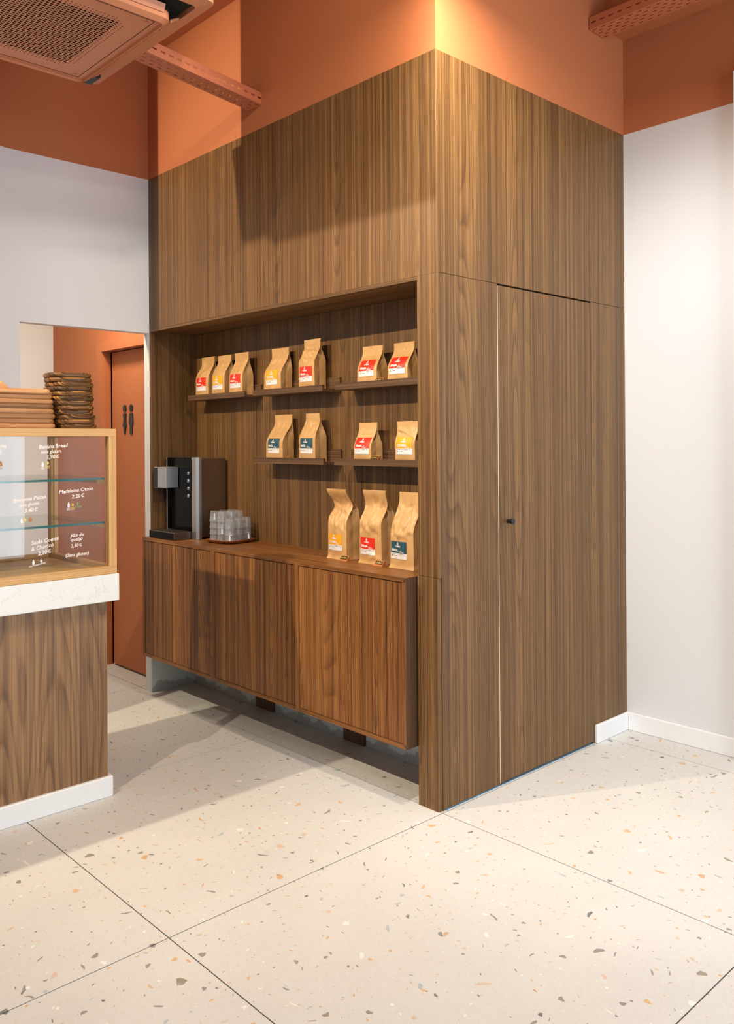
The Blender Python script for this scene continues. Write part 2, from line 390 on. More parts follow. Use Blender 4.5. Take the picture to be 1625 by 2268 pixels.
def rrect(w, h, r, n=5, cx=0, cy=0):
    pts = []
    for (sx, sy, a0) in ((1, 1, 0), (-1, 1, 90), (-1, -1, 180), (1, -1, 270)):
        for i in range(n+1):
            a = R(a0+90*i/n); pts.append((cx+sx*(w/2-r)+r*math.cos(a), cy+sy*(h/2-r)+r*math.sin(a)))
    return pts
_tc = {}
def _text(body, size, align, shear, bold):
    cu = bpy.data.curves.new('txt', 'FONT'); cu.body = body; cu.size = size; cu.align_x = align; cu.shear = shear; cu.offset = bold
    cu.resolution_u = 2; cu.space_line = 0.85
    ob = bpy.data.objects.new('txt', cu); COL.objects.link(ob)
    dg = bpy.context.evaluated_depsgraph_get(); me = bpy.data.meshes.new_from_object(ob.evaluated_get(dg))
    bpy.data.objects.remove(ob); bpy.data.curves.remove(cu)
    v = [q.co.copy() for q in me.vertices]; f = [tuple(p.vertices) for p in me.polygons]; bpy.data.meshes.remove(me); return v, f
def text_geo(body, size, align='LEFT', shear=0.0, bold=0.0):
    if not body.endswith('€'): return _text(body, size, align, shear, bold)
    v, f = _text(body[:-1].strip(), size, 'LEFT', shear, bold)
    x = max(q.x for q in v)+size*.10
    cv, cf = _text('C', size, 'LEFT', shear, bold); b = len(v)
    w = max(q.x for q in cv)
    v += [Vector((q.x*.85+x, q.y, 0)) for q in cv]; f += [tuple(i+b for i in p) for p in cf]
    for z in (.27, .41):
        b = len(v); h = size*.022
        v += [Vector((x-size*.08+z*size*shear, z*size-h, 0)), Vector((x+w*.55+z*size*shear, z*size-h, 0)), Vector((x+w*.55+z*size*shear, z*size+h, 0)), Vector((x-size*.08+z*size*shear, z*size+h, 0))]; f.append((b, b+1, b+2, b+3))
    if align == 'CENTER':
        c = (max(q.x for q in v)+min(q.x for q in v))/2
        for q in v: q.x -= c
    return v, f
def perforated(name, L, Wd, slots, thick, mat, parent, xf):
    """plate of size L x Wd with real rectangular holes; xf maps (u,v) to a point"""
    us = sorted({0.0, L} | {round(q, 5) for s in slots for q in s[:2]}); vs = sorted({0.0, Wd} | {round(q, 5) for s in slots for q in s[2:]})
    ui = {u: i for i, u in enumerate(us)}; vi = {v: i for i, v in enumerate(vs)}
    hole = set()
    for a, b, c, d in slots:
        for i in range(ui[round(a, 5)], ui[round(b, 5)]):
            for j in range(vi[round(c, 5)], vi[round(d, 5)]): hole.add((i, j))
    vid = {}; verts = []; faces = []
    def V(i, j):
        if (i, j) not in vid: vid[(i, j)] = len(verts); verts.append(xf(us[i], vs[j]))
        return vid[(i, j)]
    for i in range(len(us)-1):
        for j in range(len(vs)-1):
            if (i, j) not in hole: faces.append((V(i, j), V(i+1, j), V(i+1, j+1), V(i, j+1)))
    me = bpy.data.meshes.new(name); me.from_pydata([tuple(v) for v in verts], [], faces); me.materials.append(mat)
    o = link(name, me, parent); md = o.modifiers.new('thickness', 'SOLIDIFY'); md.thickness = thick; md.offset = 0
    return o

# ------------------------------------------------------------------ dimensions (metres)
H = 2.90; LX = -2.186; DY = 1.3645; CE = 3.585; ZN = 2.036; HD = 2.052; TOP = 0.884

# ------------------------------------------------------------------ setting
def build_setting():
    fl = bpy.data.objects.new('floor', None); COL.objects.link(fl); structure(fl)
    box('grout_bed', (-4.8, -5.1, -0.06), (4.7, 1.6, -0.0018), M['grout'], fl)
    T = 1.168; g = 0.0019; x0 = 0.009; y0 = 0.004
    tm = MB(); tm.box((g, g, -0.0018), (T-g, T-g, 0.0)); me = None
    for i in range(-5, 5):
        for j in range(-5, 2):
            if me is None: o = tm.build('floor_tile', M['terrazzo'], fl); me = o.data
            else: o = link('floor_tile', me, fl)
            o.location = (x0+i*T, y0+j*T, 0)
    # left wall with the passage to the restrooms: slab x -2.245..-2.186
    w = MB(); a = -2.245
    for (y0_, y1_, z0_, z1_) in ((0.0, 0.30, 0, H), (-0.727, 0.0, 2.031, H), (-5.0, -0.727, 0, H)):
        w.box((a, y0_, z0_), (LX, y1_, z1_), M['white'])
    w.box((a, -5.0, H), (LX, 0.0, CE), M['orange'])
    w.box((LX, -1.35, 0), (-2.182, -0.803, H), M['white'])         # pilaster
    w.box((LX, -1.35, H), (-2.182, -0.803, CE), M['orange'])
    w.box((LX, -1.65, 0), (-1.815, -1.20, H), M['white'])         # unseen pillar added to shade the left wall
    w.box((LX, -1.65, H), (-1.815, -1.20, CE), M['orange'])
    structure(w.build('wall_left'))
    # wall behind the corridor (restroom wall), corridor end wall and corridor ceiling
    w = MB(); w.box((-4.6, 0.10, 0), (-3.0, 0.30, 2.75)); w.box((-3.0, 0.10, 2.055), (-2.246, 0.30, 2.75)); 
    structure(w.build('wall_corridor', M['orange']))
    structure(box('wall_corridor_end', (-3.80, -1.6, 0), (-3.72, 0.099, 2.75), M['white']))
    structure(box('wall_corridor_near', (-4.6, -1.7, 0), (-2.246, -1.6, 2.75), M['white']))
    structure(box('ceiling_corridor', (-4.6, -1.6, 2.70), (-2.246, 0.30, 2.75), M['white']))
    # door to the restrooms
    d = bpy.data.objects.new('door_1', None); COL.objects.link(d); d.location = (-2.6, 0.1, 0); structure(d)
    m = MB(); m.box((-2.985, 0.066, 0), (-2.915, 0.099, 1.99)); m.box((-2.985, 0.066, 1.99), (-2.25, 0.099, 2.055)); m.box((-2.999, 0.1, 0), (-2.915, 0.13, 1.99)); m.box((-2.999, 0.1, 1.99), (-2.25, 0.13, 2.054))
    m.build('door_frame', M['orange'], d)
    box('door_leaf', (-2.893, 0.128, 0.012), (-2.255, 0.165, 1.985), M['orange'], d)
    box('gap_shade_back', (-2.999, 0.166, 0), (-2.247, 0.19, 2.055), M['dark'], d)  # near-black sheet stands for shade in the gap, stops light leaks
    # terracotta wall above the closet
    m = MB(); m.box((LX, 0.0, H), (0.0, 0.12, CE)); m.box((-0.12, 0.12, H), (0.0, DY, CE)); structure(m.build('wall_back', M['orange']))
    # right wall, pilaster at its end, soffit
    m = MB(); m.box((-0.1, DY, 0), (4.7, DY+0.12, H), M['white']); m.box((-0.1, DY, H), (4.7, DY+0.12, CE), M['orange'])
    structure(m.build('wall_right'))
    structure(box('trim_1', (0.560, DY-0.05, 0), (0.80, DY, 3.02), M['white']))
    structure(box('trim_2', (0.0, 1.20, 3.362), (4.7, DY, CE), M['orange']))
    structure(box('ceiling', (-2.25, -5.0, CE), (4.7, DY+0.12, CE+0.1), M['orange']))
    # skirting along the right wall
    m = MB(); m.box((0.016, DY-0.017, 0), (0.560, DY, 0.085), bevel=0.003); structure(m.build('baseboard_right', M['white_gloss']))
    m = MB(); m.box((0.801, DY-0.017, 0), (4.6, DY, 0.085), bevel=0.003); structure(m.build('baseboard_far_right', M['white_gloss']))
    m = MB(); m.box((0.0005, 1.075, 0), (0.016, DY, 0.085), bevel=0.003); structure(m.build('baseboard_closet', M['white_gloss']))
    # shop front behind the camera and glazed side on +X
    m = MB(); m.box((4.6, -5.0, 0), (4.7, -4.5, H)); m.box((4.6, 0.9, 0), (4.7, DY, H)); m.box((4.6, -5.0, H), (4.7, DY, CE)); structure(m.build('wall_shop_side', M['white']))
    m = MB(); m.box((-2.245, -5.1, 0), (-1.6, -5.0, CE)); m.box((3.9, -5.1, 0), (4.7, -5.0, CE)); m.box((-1.6, -5.1, H), (3.9, -5.0, CE)); structure(m.build('wall_shop_front', M['white']))
    for n, (a, b, ax) in enumerate(((-4.5, 0.9, 'y'), (-1.6, 3.9, 'x'))):
        wn = bpy.data.objects.new('window_%d' % (n+1), None); COL.objects.link(wn); structure(wn)
        k = 4
        for i in range(k+1):
            c = a+(b-a)*i/k
            if ax == 'y': box('mullion', (4.62, c-0.03, 0), (4.68, c+0.03, H), M['black'], wn)
            else: box('mullion', (c-0.03, -5.08, 0), (c+0.03, -5.02, H), M['black'], wn)
    # raw plaster wall inside the niche below the cabinets
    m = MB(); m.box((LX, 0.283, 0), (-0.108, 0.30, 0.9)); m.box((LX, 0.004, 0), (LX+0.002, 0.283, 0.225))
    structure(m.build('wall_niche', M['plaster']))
build_setting()

def build_closet():
    t = thing('paneled_closet', (-1.0, 0.7, 0), 'tall walnut-laminate closet block with display niche and flush door', 'closet')
    th = 0.018
    v = M['wood_v']
    box('upper_panel', (LX, 0.0, ZN+0.016), (-0.546, th, H), v, t)
    box('upper_panel', (-0.5445, 0.0, ZN+0.016), (-0.019, th, H), v, t)
    box('corner_strip', (-0.0185, 0.0, HD+0.001), (0, 0.0185, H), v, t, bevel=0.0008)
    box('niche_edge', (LX, 0.0, ZN), (-0.104, th, ZN+0.0155), M['wood_h'], t)
    box('upper_panel', (-th, 0.019, HD+0.002), (0, 0.6085, H), v, t)
    box('upper_panel', (-th, 0.6095, HD+0.002), (0, DY-0.001, H), v, t)
    box('niche_ceiling', (LX, th, ZN), (-0.104, 0.283, ZN+0.015), M['wood_h'], t)
    box('niche_back', (LX, 0.265+0.015, TOP), (-0.09, 0.298, ZN), v, t)
    box('niche_side', (LX, 0.001, TOP), (LX+0.016, 0.28, ZN), M['wood_v'], t)
    box('niche_side', (-0.103, th+0.001, 0), (-0.085, 0.28, ZN), M['wood_v'], t)
    box('access_cover', (LX+0.016, 0.008, 1.075), (LX+0.018, 0.10, 1.185), M['cab_side'], t)
    box('corner_post', (-0.104, 0.0, TOP+0.005), (-0.0, th, HD), v, t, bevel=0.0007)
    box('corner_post', (-0.108, -0.003, 0.0), (-0.004, th, TOP+0.004), M['wood_v'], t, bevel=0.0007)
    box('fixed_panel', (-th, th+0.0005, 0), (0, 0.3655, HD), v, t)
    box('fixed_panel', (-th, 1.0615, 0), (0, DY-0.001, HD), v, t)
    d = box('door_panel', (-th, 0.3693, 0.010), (0, 1.0598, HD-0.0055), v, t)
    k = MB(); k.lathe([(0.0085, 0.0), (0.009, 0.012), (0.0125, 0.026), (0.0125, 0.029), (0.010, 0.030)], 20, (0.0, 0.427, 1.078), axis='x')
    k.build('door_knob', M['black'], d, smooth=False)
    box('edge_band', (-0.016, 0.3660, 0.010), (0.0003, 0.3690, HD-0.008), M['edgeband'], d)
    box('threshold_film', (0.0, 0.03, 0.0), (0.0010, 1.06, 0.0045), M['film'], t)
    box('dark_core_fill', (LX+.01, 0.31, 0.02), (-0.03, DY-.02, H-.02), M['dark'], t)  # solid dark filling added to block light leaking through panel gaps
    for (x0, x1) in ((-1.557, -1.408), (-0.856, -0.712)):
        box('support_board', (x0, 0.270, 0.001), (x1, 0.2825, 0.30), M['cab_side'], t)
    for (px, pz) in ((-1.70, 0.10), (-1.10, 0.10), (-0.55, 0.11), (-0.42, 0.10), (-0.33, 0.11)):
        k = MB(); k.lathe([(0.005, 0.281), (0.005, 0.2825)], 10, (px, 0, pz), axis='y'); k.build('dark_hole', M['dark_hole'], t)  # black discs painted for the dark of small plaster holes
build_closet()

def build_cabinets():
    yf, yb = -0.060, 0.279; z0, z1 = 0.222, TOP; f = 0.017
    names = ['leftmost wall-hung walnut cabinet under the water dispenser', 'middle wall-hung walnut cabinet under the glass tumblers', 'rightmost wall-hung walnut cabinet under the three large coffee bags']
    for (x0, x1), lab in zip(((-2.168, -1.4635), (-1.4630, -0.7945), (-0.7940, -0.118)), names):
        t = thing('wall_cabinet', ((x0+x1)/2, 0.1, z0), lab, 'cabinet', 'wall-hung cabinets in the niche')
        # mitred frame boards
        m = MB(); m.prism([(x0, z1), (x1, z1), (x1-f, z1-f), (x0+f, z1-f)], yf, yb, axis='y'); m.build('top_board', M['cab_h'], t)
        m = MB(); m.prism([(x0, z0), (x1, z0), (x1-f, z0+f), (x0+f, z0+f)], yf, yb, axis='y'); m.build('bottom_board', M['cab_h'], t)
        for (a, b) in ((x0, x0+f), (x1, x1-f)):
            m = MB(); m.prism([(a, z0), (a, z1), (b, z1-f), (b, z0+f)], yf, yb, axis='y')
            m.build('side_board', M['cab_side'] if (a == x1 and x1 > -0.2) else M['cab_v'], t)
        if x1 > -0.2: box('edge_band', (x1-f, yf-0.0006, z0+f), (x1, yf, z1-f), M['cab_v'], t)
        box('back_board', (x0+f, yb-0.008, z0+f), (x1-f, yb-0.001, z1-f), M['cab_v'], t)
        xm = (x0+x1)/2; g = 0.003
        box('door', (x0+f+0.002, yf+0.003, z0+f+0.002), (xm-0.0006, yf+0.021, z1-f-0.004), M['cab_v'], t)
        box('door', (xm+0.0006, yf+0.003, z0+f+0.002), (x1-f-0.002, yf+0.021, z1-f-0.004), M['cab_v'], t)
build_cabinets()

# ------------------------------------------------------------------ picture ledges
def ledge(x0, zb, label, L=0.55):
    t = thing('picture_ledge', (x0+L/2, 0.28, zb), label, 'shelf', 'narrow wooden ledges in the niche')
    box('base_board', (x0, 0.175, zb), (x0+L, 0.268, zb+0.012), M['ledge'], t)
    box('back_board', (x0, 0.268, zb), (x0+L, 0.2795, zb+0.070), M['ledge'], t)
    box('front_lip', (x0, 0.160, zb), (x0+L, 0.175, zb+0.030), M['ledge'], t, bevel=0.0006)
ZU, ZM_ = 1.647, 1.303
ledge(-2.041, ZU, 'upper ledge at the left holding three small coffee bags')
ledge(-1.414, ZU, 'upper ledge in the middle holding two coffee bags')
ledge(-0.776, ZU, 'upper ledge at the right holding two red-label bags', 0.65)
ledge(-1.410, ZM_, 'lower ledge holding two blue-label coffee bags')
ledge(-0.785, ZM_, 'lower ledge holding a red-label and a yellow-label bag', 0.66)

# ------------------------------------------------------------------ coffee bags
def sst(a, b, x):
    x = max(0.0, min(1.0, (x-a)/(b-a))); return x*x*(3-2*x)
TXT = {}
def get_text(s, size, **kw):
    k = (s, size, tuple(kw.items()))
    if k not in TXT:
        TXT[k] = text_geo(s, size, **kw)
    return TXT[k]
def coffee_bag(x0, x1, yf, zb, h, d, ytop, label, kind, seed=0, yaw=0.0, curl=0.0, flare=0.0, lz=0.040, lx=None, kink=0.6, wtop=1.0, withlabel=True, crease=1.0):
    w = x1-x0; cx = (x0+x1)/2; yc = yf+d/2
    t = thing('coffee_bag', (cx, yc, zb), label, 'coffee bag', 'kraft coffee bags in the niche')
    t.rotation_euler = (0, 0, yaw)
    rt = ytop-yc
    rg = random.Random(100+seed); stop = (lz+0.073)/h
    folds = []
    for q in range(int(7*crease)+1):
        folds.append((rg.uniform(-.42, .42), rg.uniform(stop+.08, .84), rg.uniform(.9, 2.25)+(0 if rg.random() < .5 else math.pi/2), rg.uniform(.10, .26), rg.uniform(.03, .09), rg.uniform(-.0065, .0045)*min(1.2, crease)))
    for q in range(int(3*crease)): folds.append((rg.uniform(-.45, .45), rg.uniform(.02, .10), rg.uniform(.2, .9)*rg.choice((-1, 1)), .12, .06, rg.uniform(-.004, .003)*crease))
    def fold(u, s):
        t_ = 0.0; vs = s*h/w
        for (fu, fs, fa, fl_, fw, am) in folds:
            du, dv = u-fu, vs-fs*h/w; al_ = du*math.cos(fa)+dv*math.sin(fa); pe = -du*math.sin(fa)+dv*math.cos(fa)
            if abs(al_) < fl_*2 and abs(pe) < fw*2: t_ += am*max(0, 1-abs(pe)/(fw*2))*max(0, 1-(al_/(fl_*2))**2)
        return t_
    def depth(s): return d*(1-sst(kink-0.08, 0.88, s))+0.005
    def width(s): return w*(1.0+(wtop-1.0)*sst(0.5, 1, s)-0.035*math.sin(math.pi*min(1, s/0.9))+flare*max(0, 1-s/0.05))
    def yo(s): return rt*sst(0.35, 0.86, s) - curl*sst(0.76, 1.0, s) + curl*0.25*math.exp(-((s-0.72)/0.08)**2)
    def nz(p, s, q): 
        n1 = noise.noise(Vector((p*1.7+seed*7.1, s*3.2+q, seed*3.3)))
        n2 = noise.noise(Vector((p*4.5+s*5+seed*1.3, s*4.0-p*3, q+seed*2.1)))
        n2 = (abs(n2)-0.25)*1.9
        lm = sst(stop+.01, stop+.14, s)
        return crease*(0.0045*n1*(1-0.8*sst(0.72, 0.88, s))*(.35+.65*lm)+0.0065*n2*lm*(1-0.85*sst(0.76, 0.90, s)))+(fold(p, s) if q == 0.0 else 0)
    def front(u, s, off=0.0):
        y = -depth(s)/2+yo(s)-(0.010*math.cos(math.pi*u)*math.sin(math.pi*min(1, s/0.75+0.02)) if s < 0.75 else 0)
        y += nz(u, s, 0.0)*(1-sst(0.38, 0.5, abs(u))*0.6) - flare*0.12*max(0, 1-s/0.045)
        lean = 0.012*noise.noise(Vector((seed*5.5, s*1.5, 1.0)))*sst(0.3, 1, s)*crease
        return Vector((u*width(s)+lean, y-off, s*h))
    nf, ns, nt = 25, 5, 52
    verts, faces = [], []
    ss = [i/(nt-1) for i in range(nt)]
    for s in ss:
        ring = []
        for i in range(nf): ring.append(front(-0.5+i/(nf-1), s))
        F1 = ring[-1]; F0 = ring[0]
        top_ = sst(0.7, 0.85, s)
        yb_ = depth(s)/2+yo(s); B1 = Vector((F1.x, yb_*(1-top_)+top_*(F1.y+depth(s)), s*h)); B0 = Vector((F0.x, yb_*(1-top_)+top_*(F0.y+depth(s)), s*h))
        ind = 0.011+0.40*d*(1-depth(s)/d)*0.8
        for k in range(1, ns+1):
            q = k/(ns+1); p = F1.lerp(B1, q); tri = 1-abs(2*q-1); p.x -= ind*tri-0.004*math.sin(math.pi*q)*(1-sst(.4, .7, s)); p.x += 0.004*noise.noise(Vector((q*3, s*6, seed*9)))*tri; ring.append(p)
        for i in range(nf):
            p = B1.lerp(B0, i/(nf-1)); fp = ring[nf-1-i]; p.y = p.y*(1-top_)+top_*(fp.y+depth(s)); p.y += 0.006*math.sin(math.pi*i/(nf-1))*(1-sst(.4, .8, s)); ring.append(p)
        for k in range(1, ns+1):
            q = k/(ns+1); p = B0.lerp(F0, q); tri = 1-abs(2*q-1); p.x += ind*tri-0.004*math.sin(math.pi*q)*(1-sst(.4, .7, s)); ring.append(p)
        verts += ring
    n = 2*nf+2*ns
    for j in range(nt-1):
        for i in range(n): faces.append((j*n+i, j*n+(i+1) % n, (j+1)*n+(i+1) % n, (j+1)*n+i))
    faces.append(tuple(range(n))[::-1]); faces.append(tuple((nt-1)*n+i for i in range(n)))
    def mk(name, vv, ff, mat, par, smooth=False):
        me = bpy.data.meshes.new(name); me.from_pydata([tuple(v) for v in vv], [], ff); me.materials.append(mat)
        if smooth:
            for p in me.polygons: p.use_smooth = True
        o = bpy.data.objects.new(name, me); COL.objects.link(o); o.parent = par; return o
    bag = mk('bag', verts, faces, M['kraft'], t)
    sm = bag.data
    for p in sm.polygons: p.use_smooth = len(p.vertices) == 4
    # sharpen the four vertical folds
    cuts = {0, nf-1, nf+ns, 2*nf+ns-1}
    for e in sm.edges:
        a_, b_ = e.vertices
        if a_ % n == b_ % n and (a_ % n) in cuts: e.use_edge_sharp = True
        if a_ % n == b_ % n and (a_ % n) in (nf+ns//2, 2*nf+ns+ns//2): e.use_edge_sharp = True
    if not withlabel: return t
    lw, lh = min(0.093, w*0.86), 0.073
    lx = 0.0 if lx is None else lx
    def uv(px, pz, off):
        s = pz/h; return front((px+lx)/width(s), s, off)
    def patch(name, a0, a1, b0, b1, mat, par, off, nx=20, nzz=14, r=0.0):
        vv = [uv(a0+(a1-a0)*i/nx, b0+(b1-b0)*j/nzz, off) for j in range(nzz+1) for i in range(nx+1)]
        ff = [(j*(nx+1)+i, j*(nx+1)+i+1, (j+1)*(nx+1)+i+1, (j+1)*(nx+1)+i) for j in range(nzz) for i in range(nx)]
        return mk(name, vv, ff, mat, par, True)
    split = lz+lh*0.335
    colname = {'Ethiopie': 'red', 'COLOMBIA': 'yellow', 'BRAZIL': 'blue'}[kind]
    lab = patch('label', -lw/2, lw/2, split, lz+lh, M[colname], t, 0.0014); lab['label'] = colname+' printed label'
    low = patch('label', -lw/2, lw/2, lz, split, M['paper'], t, 0.0014, nzz=6); low['label'] = 'white information label'
    def put(name, txt, size, px, pz, mat, par, align='CENTER', sx=1.0, **kw):
        v, f = get_text(txt, size, align=align, **kw)
        mk(name, [uv(px+c.x*sx, pz+c.y, 0.0024) for c in v], f, mat, par)
    put('brand_name', 'TOMME', 0.0088, 0.002*0, split+lh*0.345, M['print'], lab, bold=0.0003)
    put('origin_name', kind, 0.0135, -lw*0.40, split+lh*0.115, M['print'], lab, align='LEFT', sx=(0.80 if kind == 'COLOMBIA' else 0.95) if kind != 'BRAZIL' else 0.9, bold=0.0006)
    # drop-shaped logo: outline with a small inner stroke
    vv, ff = [], []; nn = 20; lcx, lcz = 0.0, split+lh*0.525
    for i in range(nn):
        a = 2*math.pi*i/nn; rx = 0.0050*math.cos(a)*(1-0.45*max(0, math.sin(a))); rz = 0.0078*math.sin(a)
        for k in (1.0, 0.62): vv.append(uv(lcx+rx*k, lcz+rz*k-(0.001 if k < 1 else 0), 0.0024))
    for i in range(nn): j = (i+1) % nn; ff.append((2*i, 2*j, 2*j+1, 2*i+1))
    b = len(vv); 
    for q in ((-0.0012, 0.003), (0.0004, 0.0035), (0.0014, -0.0030), (0.0002, -0.0040)): vv.append(uv(lcx+q[0], lcz+q[1], 0.0024))
    ff.append((b, b+3, b+2, b+1))
    mk('logo', vv, ff, M['print'], lab)
    # branch strokes at the lower right
    vv, ff = [], []
    def stroke(x0_, z0_, x1_, z1_, tw=0.0006):
        dx, dz = x1_-x0_, z1_-z0_; l_ = math.hypot(dx, dz); ax, az = -dz/l_*tw, dx/l_*tw; b = len(vv); k = 4
        for i in range(k+1):
            q = i/k; vv.append(uv(x0_+dx*q+ax, z0_+dz*q+az, 0.0024)); vv.append(uv(x0_+dx*q-ax, z0_+dz*q-az, 0.0024))
        for i in range(k): ff.append((b+2*i, b+2*i+1, b+2*i+3, b+2*i+2))
    bx, bz = lw*0.10, split+0.001
    stroke(bx, bz, bx+0.011, bz+0.0135, 0.0005); stroke(bx+0.006, bz+0.0075, bx+0.024, bz+0.0040, 0.0006); stroke(bx+0.004, bz+0.0045, bx+0.022, bz+0.0004, 0.0006); stroke(bx-0.002, bz+0.009, bx+0.005, bz+0.006, 0.0004)
    mk('branch_drawing', vv, ff, M['print'], lab)
    # small print on the white part
    vv, ff = [], []
    stroke(-lw*0.43, split-0.0035, -lw*0.12, split-0.0035, 0.0005); stroke(-lw*0.06, split-0.0035, lw*0.02, split-0.0035, 0.0006); stroke(lw*0.06, split-0.0035, lw*0.29, split-0.0035, 0.0005)
    stroke(-lw*0.41, split-0.0105, -lw*0.355, split-0.0105, 0.0019); stroke(-lw*0.27, split-0.0105, -lw*0.20, split-0.0105, 0.0009); stroke(-lw*0.14, split-0.0105, -lw*0.03, split-0.0105, 0.0010)
    stroke(lw*0.08, split-0.007, lw*0.24, split-0.007, 0.0003); stroke(lw*0.34, split-0.004, lw*0.44, split-0.004, 0.0004); stroke(lw*0.35, split-0.008, lw*0.43, split-0.008, 0.0003)
    mk('small_print', vv, ff, M['ink'], low)
    return t
zu, zm = ZU+0.0125, ZM_+0.0125
E_, C_, B_ = 'Ethiopie', 'COLOMBIA', 'BRAZIL'
coffee_bag(-1.998, -1.868, .187, zu, .232, .066, .232, 'small kraft bag with red label at the left end of the upper ledges', E_, 1, kink=.55)
coffee_bag(-1.832, -1.708, .187, zu, .228, .066, .228, 'small kraft bag with yellow label between two red-label bags', C_, 2, kink=.58)
coffee_bag(-1.664, -1.541, .187, zu, .230, .066, .226, 'small kraft bag with red label at the right end of the first upper ledge', E_, 3, kink=.5)
coffee_bag(-1.350, -1.210, .187, zu, .228, .066, .242, 'kraft bag with yellow label leaning back on the middle upper ledge', C_, 4, kink=.5, crease=1.3)
coffee_bag(-1.070, -0.948, .187, zu, .247, .066, .222, 'tallest bag of the upper ledges, red label, crumpled top', E_, 5, kink=.62, crease=1.4)
coffee_bag(-0.650, -0.522, .187, zu, .178, .066, .222, 'short smooth kraft bag with red label beside a price tag, upper right ledge', E_, 6, kink=.45, crease=.4)
coffee_bag(-0.456, -0.334, .187, zu, .178, .066, .228, 'short smooth kraft bag with red label next to the niche corner post', E_, 7, kink=.45, crease=.4)
coffee_bag(-1.338, -1.198, .187, zm, .233, .066, .246, 'kraft bag with blue label leaning back, left on the lower ledge', B_, 8, kink=.48, crease=.7)
coffee_bag(-1.072, -0.946, .187, zm, .233, .066, .226, 'kraft bag with blue label and pinched narrow top, right of its twin', B_, 9, kink=.55, wtop=.80, crease=1.2)
coffee_bag(-0.676, -0.561, .187, zm, .180, .066, .222, 'short kraft bag with red label on the lower ledge beside a price tag', E_, 10, kink=.45, crease=.4)
coffee_bag(-0.415, -0.294, .187, zm, .180, .066, .204, 'short kraft bag with yellow label on the lower ledge at the corner post', C_, 11, kink=.5, crease=.7)
zt = TOP+0.0005
coffee_bag(-0.768, -0.640, .108, zt, .314, .085, .150, 'large kraft bag with yellow label standing on the cabinet top', C_, 12, curl=.045, flare=.05, lx=-.008, kink=.55, crease=1.5)
coffee_bag(-0.556, -0.418, .108, zt, .316, .090, .150, 'large kraft bag with red label standing on the cabinet top', E_, 13, curl=.022, flare=.05, lx=-.012, kink=.60, crease=1.5)
coffee_bag(-0.358, -0.222, .100, zt, .314, .085, .150, 'large kraft bag with blue label standing on the cabinet top by the post', B_, 14, curl=.0, flare=.05, lx=-.014, kink=.55, crease=1.3)
coffee_bag(-0.258, -0.140, .212, zt, .322, .050, .245, 'large kraft bag half hidden behind the large blue-label bag', E_, 15, kink=.6, withlabel=False)

# ------------------------------------------------------------------ price tags
def price_tag(x, y, z, txt, label, w=0.050, yaw=0.0):
    t = thing('price_tag', (x, y, z), label, 'price tag', 'small wooden price holders'); t.rotation_euler = (0, 0, yaw)
    def add(name, mbuild, mat, par=t):
        o = mbuild.build(name, mat); o.parent = par; return o
    m = MB(); m.prism([(-0.013, 0), (0.011, 0), (0.011, 0.021), (0.003, 0.024), (-0.013, 0.006)], -w/2, w/2, axis='x'); add('holder', m, M['tagwood'])
    a = Vector((0, -0.0115, 0.0078)); b = Vector((0, 0.0020, 0.0230)); n = Vector((0, -(b.z-a.z), (b.y-a.y))).normalized()
    def P(u, v, off): return tuple(Vector((u, 0, 0))+a.lerp(b, v)+n*off)
    me = bpy.data.meshes.new('slate'); me.from_pydata([P(-w/2+.004, .08, .0004), P(w/2-.004, .08, .0004), P(w/2-.004, .92, .0004), P(-w/2+.004, .92, .0004)], [], [(0, 1, 2, 3)]); me.materials.append(M['black'])
    o = bpy.data.objects.new('slate', me); COL.objects.link(o); o.parent = t; md = o.modifiers.new('t', 'SOLIDIFY'); md.thickness = .0006
    v, f = get_text(txt, 0.0125, align='CENTER', shear=0.2)
    L_ = (b-a).length
    me = bpy.data.meshes.new('price'); me.from_pydata([P(c.x, .26+c.y/L_, .0012) for c in v], [], f); me.materials.append(M['gold'])
    o = bpy.data.objects.new('price', me); COL.objects.link(o); o.parent = t
price_tag(-1.185, .186, zu, '14.90€', 'price holder beside the leaning yellow-label bag, middle upper ledge')
price_tag(-0.505, .184, ZU+.0302-.012, '16.90€', 'price holder in front of the short red-label bag, upper right ledge')
price_tag(-1.175, .190, zm, '14.90€', 'price holder at the foot of the leaning blue-label bag')
price_tag(-0.535, .184, zm+.008, '16.90€', 'price holder in front of the short red-label bag, lower ledge')
price_tag(-0.632, .088, zt, '26.00€', 'price holder between the large yellow-label and red-label bags')
price_tag(-0.408, .084, zt, '12.90€', 'price holder between the large red-label and blue-label bags')

